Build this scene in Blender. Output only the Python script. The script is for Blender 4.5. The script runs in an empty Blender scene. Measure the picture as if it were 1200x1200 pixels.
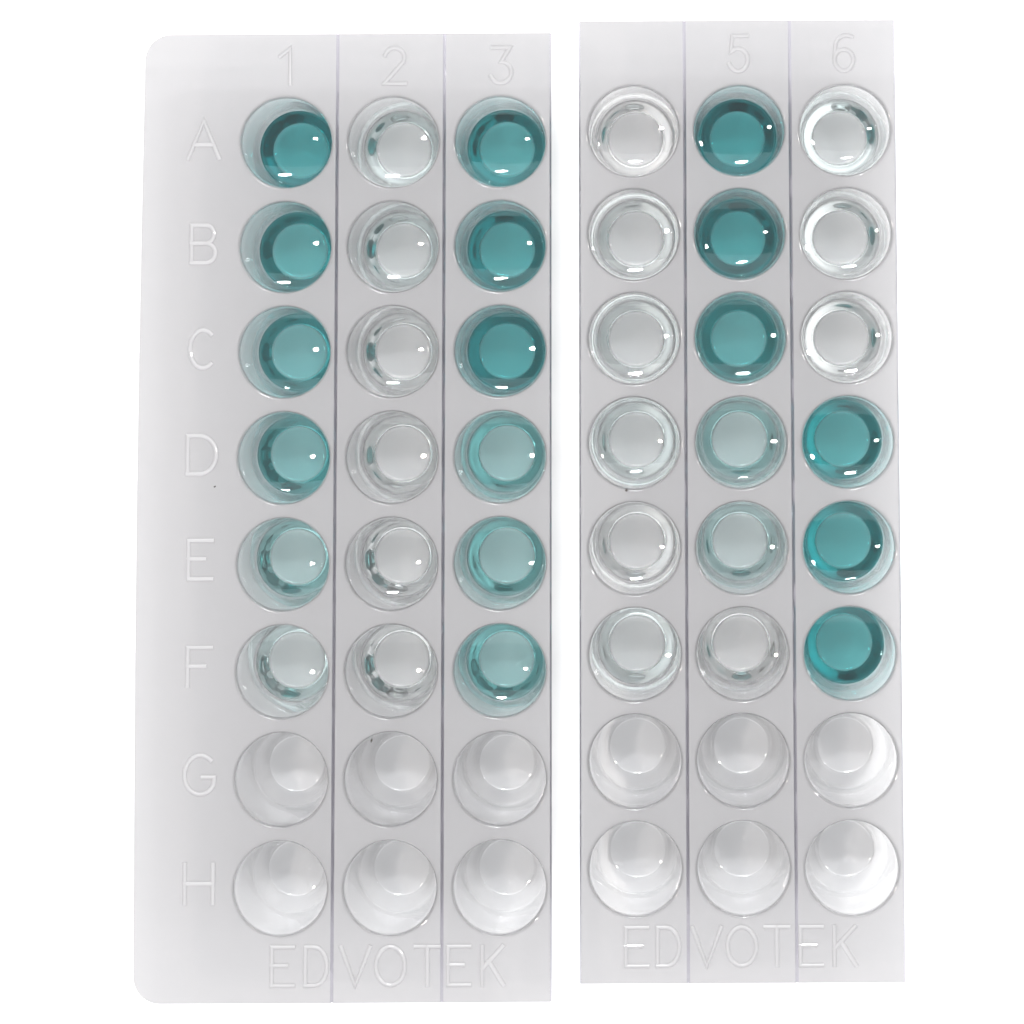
import bpy, bmesh, math, random
from mathutils import Vector

random.seed(7)
U = 7.2e-5                      # one layout unit (0.072 mm); wells sit 9 mm apart
DEPTH = 128.0                   # height of the sheet's top face above the well bottoms
TOP = (DEPTH + 3.6) * U         # world z of the sheets' top face (well bottoms rest on the table)
sc = bpy.context.scene
col = sc.collection

# ------------------------------------------------------------------ camera
D = 3055.0
TILT = math.radians(5.0)
cam_d = bpy.data.cameras.new("camera")
cam = bpy.data.objects.new("camera", cam_d)
col.objects.link(cam)
cam.location = (0, 0, TOP + D * U)
cam.rotation_euler = (TILT, 0, 0)
cam_d.sensor_width = 36.0
cam_d.lens = 36.0 * (D / math.cos(TILT)) / 1200.0
cam_d.shift_x = -(810 - 600) / 1200.0
cam_d.shift_y = -(600 - 151.7) / 1200.0
cam_d.clip_start = 0.01
cam_d.clip_end = 20.0
sc.camera = cam

# ------------------------------------------------------------------ world + lamps (indoor light)
W = bpy.data.worlds.new("World")
sc.world = W
W.use_nodes = True
bg = W.node_tree.nodes["Background"]
bg.inputs[0].default_value = (0.97, 0.985, 1.0, 1)
bg.inputs[1].default_value = 0.80

def area(name, loc, target, sx, sy, power, color):
    d = bpy.data.lights.new(name, 'AREA')
    d.shape = 'RECTANGLE' if sx > 0.5 else 'ELLIPSE'; d.size = sx; d.size_y = sy
    d.energy = power; d.color = color
    o = bpy.data.objects.new(name, d); col.objects.link(o)
    o.location = loc
    o.rotation_euler = (Vector(target) - Vector(loc)).to_track_quat('-Z', 'Y').to_euler()
    return o
area("overhead_fill", (-0.05, 0.52, 0.80), (-0.05, 0.30, 0), 1.2, 0.51, 8.1, (0.985, 0.99, 1.0))  # added fill panels, dimmer in the middle to balance well floors and reflections
area("overhead_fill", (-0.05, -0.04, 0.80), (-0.05, -0.04, 0), 1.2, 0.58, 3.4, (0.985, 0.99, 1.0))
area("overhead_fill", (-0.05, -0.60, 0.80), (-0.05, -0.36, 0), 1.2, 0.51, 7.3, (0.985, 0.99, 1.0))
area("window_light", (-0.02, 0.31, 0.70), (0, 0, 0), 0.13, 0.028, 1.9, (0.97, 0.985, 1.0))
area("wall_lamp", (0.36, 0.14, 0.66), (0, 0, 0), 0.05, 0.04, 1.3, (1.0, 0.985, 0.96))
area("desk_lamp", (-0.29, -0.02, 0.72), (-0.02, 0, 0), 0.032, 0.05, 1.3, (1.0, 0.91, 0.84))

sc.view_settings.view_transform = 'Standard'
sc.view_settings.look = 'None'
sc.view_settings.exposure = 0.0
sc.view_settings.gamma = 1.0
sc.view_settings.use_curve_mapping = False
cy = sc.cycles
cy.use_adaptive_sampling = False
cy.max_bounces = 20
cy.transmission_bounces = 16
cy.glossy_bounces = 16
cy.diffuse_bounces = 4
cy.transparent_max_bounces = 16
cy.caustics_reflective = True
cy.caustics_refractive = True
cy.blur_glossy = 0.6
cy.sample_clamp_indirect = 30.0
cy.use_denoising = True

# ------------------------------------------------------------------ materials
def new_mat(name):
    m = bpy.data.materials.new(name); m.use_nodes = True
    nt = m.node_tree; nt.nodes.clear()
    return m, nt, nt.nodes.new("ShaderNodeOutputMaterial")

def mat_plastic(name, tint, haze, albedo, trans, bump=True, thin=None):
    """moulded plastic: clear glassy body with some milky haze (haze = share of light it scatters)."""
    m, nt, out = new_mat(name)
    L = nt.links.new
    p = nt.nodes.new("ShaderNodeBsdfPrincipled")
    p.inputs["Base Color"].default_value = tint + (1,)
    p.inputs["Transmission Weight"].default_value = 1.0
    p.inputs["IOR"].default_value = 1.5
    p.inputs["Roughness"].default_value = 0.03
    geo = nt.nodes.new("ShaderNodeNewGeometry")
    n1 = nt.nodes.new("ShaderNodeTexNoise"); n1.inputs["Scale"].default_value = 260.0; n1.inputs["Detail"].default_value = 2.0
    n2 = nt.nodes.new("ShaderNodeTexNoise"); n2.inputs["Scale"].default_value = 2600.0; n2.inputs["Detail"].default_value = 3.0
    L(geo.outputs["Position"], n1.inputs["Vector"]); L(geo.outputs["Position"], n2.inputs["Vector"])
    ad = nt.nodes.new("ShaderNodeMath"); ad.operation = 'MULTIPLY_ADD'
    ad.inputs[1].default_value = 0.06
    L(n2.outputs["Fac"], ad.inputs[0]); L(n1.outputs["Fac"], ad.inputs[2])
    b = nt.nodes.new("ShaderNodeBump"); b.inputs["Strength"].default_value = 0.5; b.inputs["Distance"].default_value = 0.00012
    L(ad.outputs[0], b.inputs["Height"])
    if bump: L(b.outputs[0], p.inputs["Normal"])
    if haze > 0:
        df = nt.nodes.new("ShaderNodeBsdfPrincipled"); df.inputs["Base Color"].default_value = albedo + (1,)
        df.inputs["Roughness"].default_value = 0.10; df.inputs["IOR"].default_value = 1.5
        if bump: L(b.outputs[0], df.inputs["Normal"])
        tr = nt.nodes.new("ShaderNodeBsdfTranslucent"); tr.inputs[0].default_value = trans + (1,)
        m1 = nt.nodes.new("ShaderNodeAddShader"); L(df.outputs[0], m1.inputs[0]); L(tr.outputs[0], m1.inputs[1])
        mx = nt.nodes.new("ShaderNodeMixShader"); mx.inputs[0].default_value = haze
        if thin is not None:      # moulding stretches the sheet thin down the wells: less haze with depth
            tc = nt.nodes.new("ShaderNodeTexCoord"); sp = nt.nodes.new("ShaderNodeSeparateXYZ"); L(tc.outputs["Object"], sp.inputs[0])
            mr = nt.nodes.new("ShaderNodeMapRange"); L(sp.outputs[2], mr.inputs[0])
            mr.inputs[1].default_value = -8 * U; mr.inputs[2].default_value = -0.6 * U
            mr.inputs[3].default_value = thin; mr.inputs[4].default_value = haze
            L(mr.outputs[0], mx.inputs[0])
        L(p.outputs[0], mx.inputs[1]); L(m1.outputs[0], mx.inputs[2])
        L(mx.outputs[0], out.inputs["Surface"])
    else:
        L(p.outputs[0], out.inputs["Surface"])
    return m

def mat_liquid(name, a_rgb):
    """a_rgb: absorption per metre."""
    m, nt, out = new_mat(name)
    L = nt.links.new
    g = nt.nodes.new("ShaderNodeBsdfGlass"); g.inputs["IOR"].default_value = 1.33; g.inputs["Roughness"].default_value = 0.0
    L(g.outputs[0], out.inputs["Surface"])
    mx = max(max(a_rgb), 1e-3)
    v = nt.nodes.new("ShaderNodeVolumeAbsorption")
    v.inputs["Density"].default_value = mx
    v.inputs["Color"].default_value = tuple(1 - a / mx for a in a_rgb) + (1,)
    L(v.outputs[0], out.inputs["Volume"])
    return m

def mat_simple(name, c, rough):
    m, nt, out = new_mat(name)
    p = nt.nodes.new("ShaderNodeBsdfPrincipled")
    p.inputs["Base Color"].default_value = c + (1,)
    p.inputs["Roughness"].default_value = rough
    nt.links.new(p.outputs[0], out.inputs["Surface"])
    return m, nt, p

SHEET_A, SHEET_T = (0.184, 0.181, 0.184), (0.19, 0.188, 0.191)
PL = mat_plastic("milky_clear_sheet", (0.91, 0.904, 0.909), 0.62, SHEET_A, SHEET_T)
WELLP = mat_plastic("clear_well_plastic", (0.945, 0.945, 0.952), 0.62, SHEET_A, SHEET_T, False, 0.08)
BEAD = mat_plastic("raised_character_highlight", (0.9, 0.895, 0.9), 0.80, (0.285, 0.28, 0.285), (0.16, 0.157, 0.16), False)  # paler than the sheet: highlights on the characters are put into the colour
SCORE_TINT = mat_plastic("score_refraction_tint", (0.55, 0.53, 0.62), 0.0, None, None, False)  # purple tint stands in for the dark refraction along score lines and cut edges
PAPER, ntp, pp = mat_simple("white_card", (0.90, 0.90, 0.90), 0.7)
pp.inputs["Specular IOR Level"].default_value = 0.2
DUST, _, _ = mat_simple("dark_dust", (0.05, 0.045, 0.04), 0.9)

# teal dye: absorption per metre at full strength
TEAL = (700.0, 182.0, 160.0)
def dye(s, extra=(0, 0, 0)):
    return mat_liquid("teal_liquid" if s > 0.1 else "clear_liquid", tuple(t * s + e for t, e in zip(TEAL, extra)))
DYES = {}
def dye_mat(s):
    k = min(1.0, s / 0.28)
    extra = (5.0, 22.0, 34.0) if s > 0.6 else (4.0 + 3 * k, 6.0 + 20 * k, 8.0 + 26 * k)
    if s not in DYES: DYES[s] = dye(s, extra)
    return DYES[s]

# ------------------------------------------------------------------ helpers
def mesh_obj(name, bm, mat, parent=None, smooth=True, auto=None):
    me = bpy.data.meshes.new(name)
    bm.to_mesh(me); bm.free()
    if smooth:
        for p in me.polygons: p.use_smooth = True
    me.materials.append(mat)
    o = bpy.data.objects.new(name, me); col.objects.link(o)
    if parent is not None: o.parent = parent
    return o

def tag(o, label, cat=None, group=None, kind=None):
    if label: o["label"] = label
    if cat: o["category"] = cat
    if group: o["group"] = group
    if kind: o["kind"] = kind
    return o

# ------------------------------------------------------------------ table
bm = bmesh.new()
s = 3.0
bm.faces.new([bm.verts.new(v) for v in ((-s, -s, 0), (s, -s, 0), (s, s, 0), (-s, s, 0))])
tag(mesh_obj("table_surface", bm, PAPER, smooth=False), "plain white table surface under both plates", kind="structure")

# ------------------------------------------------------------------ well profile (radius, depth below the sheet's top face)
N = 96
SEAM = 55.6
INNER = [(55.6, 0.0), (54.9, 0.12), (54.2, 0.5), (53.6, 1.2), (53.1, 2.4), (52.7, 4.2), (52.2, 8.0),
         (50.6, 30.0), (48.6, 60.0), (47.4, 82.0), (46.9, 94.0), (46.5, 100.0), (45.8, 104.0), (44.6, 107.2),
         (41.0, 114.0), (37.2, 121.2), (35.9, 124.4), (34.9, 126.3), (33.2, 127.4), (30.0, 127.8), (15.0, 127.4), (0.0, 127.0)]
TH0, TH1 = 4.0, 3.0      # sheet thickness, well wall thickness

def inner_r(d):
    for (r0, d0), (r1, d1) in zip(INNER, INNER[1:]):
        if d0 <= d <= d1 and d1 > d0:
            return r0 + (r1 - r0) * (d - d0) / (d1 - d0)
    return 30.0

def offset_profile(prof, t0, t1):
    out = []
    n = len(prof)
    for i, (r, d) in enumerate(prof):
        a = prof[max(i - 1, 0)]; b = prof[min(i + 1, n - 1)]
        tx, ty = b[0] - a[0], b[1] - a[1]
        l = math.hypot(tx, ty)
        # direction away from the opening: down for flat pieces, outward for walls
        nx, ny = ty / l, -tx / l
        t = t0 + (t1 - t0) * min(1, i / 6)
        if i == 0: nx, ny = 0, 1
        if i == n - 1: nx, ny = 0, 1
        out.append((max(r + nx * t, 0), d + ny * t))
    return out
OUTER = offset_profile(INNER, TH0, TH1)

def lathe(bm, prof, up):
    """surface of revolution; `up` = normals towards the opening."""
    rings = []
    for r, d in prof:
        if r < 1e-6:
            rings.append([bm.verts.new((0, 0, -d * U))])
        else:
            rings.append([bm.verts.new((r * U * math.cos(2 * math.pi * k / N), r * U * math.sin(2 * math.pi * k / N), -d * U)) for k in range(N)])
    for a, b in zip(rings, rings[1:]):
        for k in range(N):
            k2 = (k + 1) % N
            if len(b) == 1: f = [a[k], a[k2], b[0]]
            elif len(a) == 1: f = [a[0], b[k2], b[k]]
            else: f = [a[k], a[k2], b[k2], b[k]]
            bm.faces.new(f if up else f[::-1])

def make_well():
    bm = bmesh.new()
    lathe(bm, INNER, True)
    lathe(bm, OUTER, False)
    return bm
bm = make_well()
WELL_ME = bpy.data.meshes.new("well"); bm.to_mesh(WELL_ME); bm.free()
for p in WELL_ME.polygons: p.use_smooth = True
WELL_ME.materials.append(WELLP)

def liquid_mesh(fill, mat, name, rise):
    """closed body of liquid, meniscus climbing (by `rise`) the wall, following the well a hair inside it."""
    g = 0.5
    rt = inner_r(fill - rise) + 0.35
    rim = [(rt * q, fill - rise * q ** 2.1) for q in (1.0, 0.96, 0.92, 0.86, 0.8, 0.72, 0.64, 0.56, 0.48, 0.4, 0.32, 0.24, 0.16, 0.08)] + [(0, fill)]
    ref = offset_profile(INNER, -g, -g)
    body = [(rt, fill - rise), (inner_r(fill - rise + 1.4) - g, fill - rise + 1.4)] + [(r, d) for r, d in ref if d > fill - rise + 2.5]
    bm = bmesh.new()
    lathe(bm, rim, True)
    lathe(bm, body, False)
    bmesh.ops.remove_doubles(bm, verts=bm.verts, dist=1e-8)
    me = bpy.data.meshes.new(name); bm.to_mesh(me); bm.free()
    for p in me.polygons: p.use_smooth = True
    me.materials.append(mat)
    return me

# ------------------------------------------------------------------ flat sheet panels
GW, GD = 1.9, 3.1        # half width and depth of the score groove
def strip_panel(px, py, n, top, bot, gl, gr, dx):
    """one strip: n cells with round openings, margins top/bot, scored or cut long sides; origin at strip centre line, y=0 at the first well."""
    bm = bmesh.new()
    hx, hy = px / 2, py / 2
    xl, xr = -hx, hx
    c = [(math.cos(2 * math.pi * k / N), math.sin(2 * math.pi * k / N)) for k in range(N)]
    def sq(k):
        x, y = c[k]; m = max(abs(x), abs(y)); return x / m, y / m
    cache = {}
    def V(x, y, d):
        key = (round(x, 3), round(y, 3), round(d, 3))
        if key not in cache: cache[key] = bm.verts.new((x * U, y * U, -d * U))
        return cache[key]
    def face(vs, flip):
        vs = list(dict.fromkeys(vs))
        if len(vs) < 3: return
        try: bm.faces.new(vs[::-1] if flip else vs)
        except ValueError: pass
    for d, flip, inset in ((0.0, False, True), (TH0, True, False)):
        il = GW if (inset and gl != 'open') else 0.0
        ir = GW if (inset and gr != 'open') else 0.0
        def BX(s): return (xl + il) * (1 - s) / 2 + (xr - ir) * (1 + s) / 2
        for i in range(n):
            y0 = -i * py
            for k in range(N):
                k2 = (k + 1) % N
                (ax, ay), (bx, by) = sq(k), sq(k2)
                face([V(dx + SEAM * c[k][0], y0 + SEAM * c[k][1], d), V(BX(ax), y0 + ay * hy, d), V(BX(bx), y0 + by * hy, d), V(dx + SEAM * c[k2][0], y0 + SEAM * c[k2][1], d)], flip)
        for ya, yb in ((hy, top), (-(n - 1) * py - bot, -(n - 1) * py - hy)):
            face([V(BX(-1), ya, d), V(BX(1), ya, d), V(BX(1), yb, d), V(BX(-1), yb, d)], flip)
    ylo, yhi = -(n - 1) * py - bot, top
    # long sides
    SL, SR = gl != 'open', gr != 'open'
    def groove(vs):
        vs = list(dict.fromkeys(vs)); f = bm.faces.new(vs); f.material_index = 1
    if SL: groove([V(xl, ylo, GD), V(xl + GW, ylo, 0), V(xl + GW, yhi, 0), V(xl, yhi, GD)])
    if SR: groove([V(xr - GW, ylo, 0), V(xr, ylo, GD), V(xr, yhi, GD), V(xr - GW, yhi, 0)])
    if gl == 'cut': groove([V(xl, ylo, TH0), V(xl, ylo, GD), V(xl, yhi, GD), V(xl, yhi, TH0)])
    if gr == 'cut': groove([V(xr, ylo, GD), V(xr, ylo, TH0), V(xr, yhi, TH0), V(xr, yhi, GD)])
    a = xl + (GW if SL else 0); b = xr - (GW if SR else 0)
    face([V(xl, yhi, TH0), V(xl, yhi, GD if SL else 0), V(a, yhi, 0), V(b, yhi, 0), V(xr, yhi, GD if SR else 0), V(xr, yhi, TH0)], False)
    face([V(xl, ylo, TH0), V(xl, ylo, GD if SL else 0), V(a, ylo, 0), V(b, ylo, 0), V(xr, ylo, GD if SR else 0), V(xr, ylo, TH0)], True)
    return bm

def margin_panel(w, ylo, yhi, rad):
    """plain left-hand margin with rounded outer corners; x from -w to 0, running on into the first strip."""
    bm = bmesh.new()
    def outline(x1, d):
        pts = [(x1, ylo), (x1, yhi)]
        for k in range(13):
            a = math.pi / 2 + k * math.pi / 24
            pts.append((-w + rad + rad * math.cos(a), yhi - rad + rad * math.sin(a)))
        bow = 3.0
        for k in range(1, 12):
            t = k / 12
            pts.append((-w - bow * math.sin(math.pi * t), (yhi - rad) * (1 - t) + (ylo + rad) * t))
        for k in range(13):
            a = math.pi + k * math.pi / 24
            pts.append((-w + rad + rad * math.cos(a), ylo + rad + rad * math.sin(a)))
        return [bm.verts.new((x * U, y * U, -d * U)) for x, y in pts]
    t = outline(0.0, 0.0); b = outline(0.0, TH0)
    bm.faces.new(t); bm.faces.new(b[::-1])
    n = len(t)
    for k in range(1, n): bm.faces.new([t[k], b[k], b[(k + 1) % n], t[(k + 1) % n]][::1])
    bmesh.ops.recalc_face_normals(bm, faces=bm.faces)
    return bm

# ------------------------------------------------------------------ embossed characters (strokes in a 1 x 1 box, y up)
def arc(cx, cy, rx, ry, a0, a1, n=14):
    return [(cx + rx * math.cos(math.radians(a0 + (a1 - a0) * k / n)), cy + ry * math.sin(math.radians(a0 + (a1 - a0) * k / n))) for k in range(n + 1)]
GL = {
    'A': [[(0, 0), (0.5, 1), (1, 0)], [(0.2, 0.36), (0.8, 0.36)]],
    'B': [[(0.05, 0), (0.05, 1), (0.55, 1)] + arc(0.6, 0.76, 0.32, 0.24, 90, -90)[1:] + [(0.05, 0.52)], [(0.55, 0.52)] + arc(0.62, 0.26, 0.36, 0.26, 90, -90)[1:] + [(0.05, 0)]],
    'C': [arc(0.52, 0.5, 0.5, 0.5, 50, 310, 22)],
    'D': [[(0.05, 0), (0.05, 1), (0.4, 1)] + arc(0.42, 0.5, 0.55, 0.5, 90, -90, 18)[1:] + [(0.05, 0)]],
    'E': [[(1, 1), (0.08, 1), (0.08, 0), (1, 0)], [(0.08, 0.52), (0.72, 0.52)]],
    'F': [[(1, 1), (0.08, 1), (0.08, 0)], [(0.08, 0.52), (0.75, 0.52)]],
    'G': [arc(0.52, 0.5, 0.5, 0.5, 48, 330, 24) + [(0.98, 0.44), (0.6, 0.44)]],
    'H': [[(0.05, 0), (0.05, 1)], [(0.95, 0), (0.95, 1)], [(0.05, 0.5), (0.95, 0.5)]],
    'V': [[(0, 1), (0.5, 0), (1, 1)]],
    'O': [arc(0.5, 0.5, 0.5, 0.5, 90, 450, 28)],
    'T': [[(0, 1), (1, 1)], [(0.5, 1), (0.5, 0)]],
    'K': [[(0.08, 0), (0.08, 1)], [(0.95, 1), (0.08, 0.42)], [(0.36, 0.62), (0.98, 0)]],
    '1': [[(0.15, 0.78), (0.6, 1), (0.6, 0)]],
    '2': [arc(0.5, 0.72, 0.44, 0.28, 165, -25, 16) + [(0.04, 0), (1, 0)]],
    '3': [[(0.08, 1), (0.9, 1), (0.5, 0.6)] + arc(0.48, 0.3, 0.48, 0.3, 85, -160, 18)],
    '5': [[(0.92, 1), (0.2, 1), (0.12, 0.55)] + arc(0.48, 0.32, 0.47, 0.32, 130, -160, 20)],
    '6': [arc(0.62, 0.62, 0.56, 0.38, 62, 170, 10) + arc(0.5, 0.3, 0.46, 0.3, 180, 540, 24)],
}
def stroke(bm, pts, closed=False, wb=2.4, wt=0.6, h=1.05, base=0.25):
    """raised bead with sloping flanks swept along a polyline (layout units)."""
    prof = [(-wb, base), (-wb * 0.75, base + h * 0.55), (-wt, base + h), (wt, base + h), (wb * 0.75, base + h * 0.55), (wb, base)]
    rings = []
    n = len(pts)
    for i, (x, y) in enumerate(pts):
        a = pts[max(i - 1, 0)]; b = pts[min(i + 1, n - 1)]
        d0 = Vector((x - a[0], y - a[1])); d1 = Vector((b[0] - x, b[1] - y))
        d0 = d0.normalized() if d0.length > 0 else d1.normalized()
        d1 = d1.normalized() if d1.length > 0 else d0
        t = (d0 + d1).normalized(); m = 1 / max(0.5, t.dot(d0))
        nx, ny = -t.y * m, t.x * m
        e = wb * 0.8 * (-1 if i == 0 else 1 if i == n - 1 else 0)
        rings.append([bm.verts.new(((x + t.x * e + nx * o) * U, (y + t.y * e + ny * o) * U, (z + 0.3 * i / n) * U)) for o, z in prof])
    for r0, r1 in zip(rings, rings[1:]):
        for k in range(len(prof)):
            k2 = (k + 1) % len(prof)
            bm.faces.new([r0[k], r0[k2], r1[k2], r1[k]])
    bm.faces.new(rings[0][::-1]); bm.faces.new(rings[-1])
def glyph(ch, x, y, w, h, parent, name):
    bm = bmesh.new()
    for q, st in enumerate(GL[ch]):
        stroke(bm, [((px - 0.5) * w, (py - 0.5) * h) for px, py in st], h=1.05 - 0.1 * q, base=0.25 + 0.1 * q)
    bmesh.ops.recalc_face_normals(bm, faces=bm.faces)
    o = mesh_obj(name, bm, BEAD, parent, smooth=False)
    o.location = (x * U, y * U, 0)
    return o

# ------------------------------------------------------------------ plates
def make_plate(label, loc, rot, px, py, top, bot, margin, dx):
    root = bpy.data.objects.new("well_plate", None); col.objects.link(root)
    root.empty_display_size = 0.01
    root.location = (loc[0] * U, loc[1] * U, TOP); root.rotation_euler = (0, 0, rot)
    tag(root, label, "well plate", "clear plastic well plates")
    strips = []
    for j in range(3):
        gl = 'score' if j > 0 else ('open' if margin > 0 else 'cut'); gr = 'score' if j < 2 else 'cut'
        st = mesh_obj("strip", strip_panel(px, py, 8, top, bot, gl, gr, dx), PL, root, smooth=False)
        st.data.materials.append(SCORE_TINT)
        st.location = ((j + 0.5) * px * U, 0, 0)
        strips.append(st)
        for i in range(8):
            w = bpy.data.objects.new("well", WELL_ME); col.objects.link(w)
            w.parent = st; w.location = (dx * U, -i * py * U, 0)
    mp = None
    if margin > 0:
        mp = mesh_obj("margin_panel", margin_panel(margin, -7 * py - bot, top, 31.0), PL, root, smooth=False)
    return root, strips, mp

def fill_wells(root, px, py, table, dx, group):
    for (i, j), (strength, fill, label) in sorted(table.items()):
        me = liquid_mesh(fill + 1, dye_mat(strength), "liquid_sample", random.uniform(5.2, 7.4))
        o = bpy.data.objects.new("liquid_sample", me); col.objects.link(o)
        v = Vector((((j + 0.5) * px + dx) * U, -i * py * U, 0)); v.rotate(root.rotation_euler)
        o.location = root.location + v
        o.rotation_euler = root.rotation_euler
        tag(o, label, "liquid", group)

# left plate: origin half a pitch left of its first column, level with the top row of wells
PXA, PYA = 125.3, 122.2
RA = math.radians(0.30)
plA, stA, mgA = make_plate("clear plastic plate on the left with rounded corners, lettered margin and three strips",
                           (-539.9, 251.4), RA, PXA, PYA, 128.0, 128.0, 101.0, 3.0)
for i, ch in enumerate("ABCDEFGH"):
    glyph(ch, -31 + 0.5 * i - (2 if ch in "EF" else 0), 4 - i * PYA + (2 if i > 3 else 0), 30 if ch not in "ADGH" else 36, 44, mgA, "embossed_letter")
for j, ch in enumerate("123"):
    glyph(ch, 4, 90, 26, 42, stA[j], "embossed_numeral")
PXB, PYB = 123.8, 121.0
RB = math.radians(0.275)
plB, stB, _ = make_plate("clear plastic plate on the right with square cut edges and no margin",
                         (-131.6, 265.0), RB, PXB, PYB, 130.0, 128.0, 0, 2.0)
for j, ch in ((1, '5'), (2, '6')):
    glyph(ch, 2, 91, 24, 42, stB[j], "embossed_numeral")
def maker_word(strips, px, py, x0, steps):
    y = -7 * py - 87
    for ch, step in zip("EDVOTEK", steps):
        x = x0 + step
        j = min(2, max(0, int(x // px)))
        glyph(ch, x - (j + 0.5) * px, y, 27 if ch not in "VO" else 33, 43, strips[j], "embossed_letter")
maker_word(stA, PXA, PYA, 68, (0, 39, 84, 124, 166, 201, 240))
maker_word(stB, PXB, PYB, 64, (0, 37, 81, 121, 161, 199, 238))

# liquids: (row, strip) -> (dye strength, depth of the liquid level, label)
A = {}
rowA = "ABCDEF"
sA1 = [1.0, 0.76, 0.56, 0.44, 0.19, 0.06]
wA1 = ["deep teal", "strong teal", "medium teal", "lighter teal", "pale teal", "nearly colourless"]
for i in range(6):
    A[(i, 0)] = (sA1[i], (103, 104, 104, 103, 104, 105)[i], f"{wA1[i]} liquid in the well beside embossed letter {rowA[i]}, left plate")
nth = ["top", "second", "third", "fourth", "fifth", "sixth"]
for i in range(6):
    A[(i, 1)] = (0.035 if i < 2 else 0.015, 104, f"clear liquid in the {nth[i]} well down the left plate's middle strip")
sA3 = [0.85, 0.88, 0.92, 0.31, 0.29, 0.33]
wA3 = ["deep teal", "deep teal", "deep teal", "pale green teal", "pale green teal", "pale green teal"]
for i in range(6):
    A[(i, 2)] = (sA3[i], (103, 103, 104, 104, 103, 104)[i], f"{wA3[i]} liquid in the {nth[i]} well down the left plate's right-hand strip")
B = {}
sB1 = [0.005, 0.02, 0.025, 0.035, 0.012, 0.03]
for i in range(6):
    B[(i, 0)] = (sB1[i], 105, f"clear liquid in the {nth[i]} well down the right plate's left-hand strip")
sB2 = [1.0, 0.92, 0.72, 0.15, 0.09, 0.01]
fB2 = [101, 102, 104, 103, 103, 103]
wB2 = ["deepest teal", "dark teal", "medium teal", "pale blue green", "faint grey green", "clear"]
for i in range(6):
    B[(i, 1)] = (sB2[i], fB2[i], f"{wB2[i]} liquid in the {nth[i]} well down the right plate's middle strip")
sB3 = [0.03, 0.02, 0.015, 0.78, 0.8, 0.82]
wB3 = ["clear", "clear", "clear", "teal", "teal", "teal"]
for i in range(6):
    B[(i, 2)] = (sB3[i], 103, f"{wB3[i]} liquid in the {nth[i]} well down the right plate's right-hand strip")
fill_wells(plA, PXA, PYA, A, 3.0, "liquid samples in the left plate")
fill_wells(plB, PXB, PYB, B, 2.0, "liquid samples in the right plate")

# ------------------------------------------------------------------ dust
def speck(x, y, r, stretch, rz, label):
    bm = bmesh.new()
    bmesh.ops.create_icosphere(bm, subdivisions=2, radius=r * U)
    for v in bm.verts:
        v.co *= random.uniform(0.7, 1.2); v.co.x *= stretch; v.co.z *= 0.5
    o = mesh_obj("dust_speck", bm, DUST)
    o.location = (x * U, y * U, TOP + r * 0.3 * U); o.rotation_euler = (0, 0, rz)
    tag(o, label, "dust speck", "dark dust specks on the plates")
speck(-75, -152, 1.6, 1.0, 0, "tiny dark speck below the fourth well of the right plate's left strip")
speck(-367, -437, 1.2, 2.2, 1.3, "tiny dark fibre on the rim of the left plate's seventh middle well")
speck(-552, -148, 1.0, 1.4, 0.4, "tiny dark speck on the left plate's margin below embossed letter D")
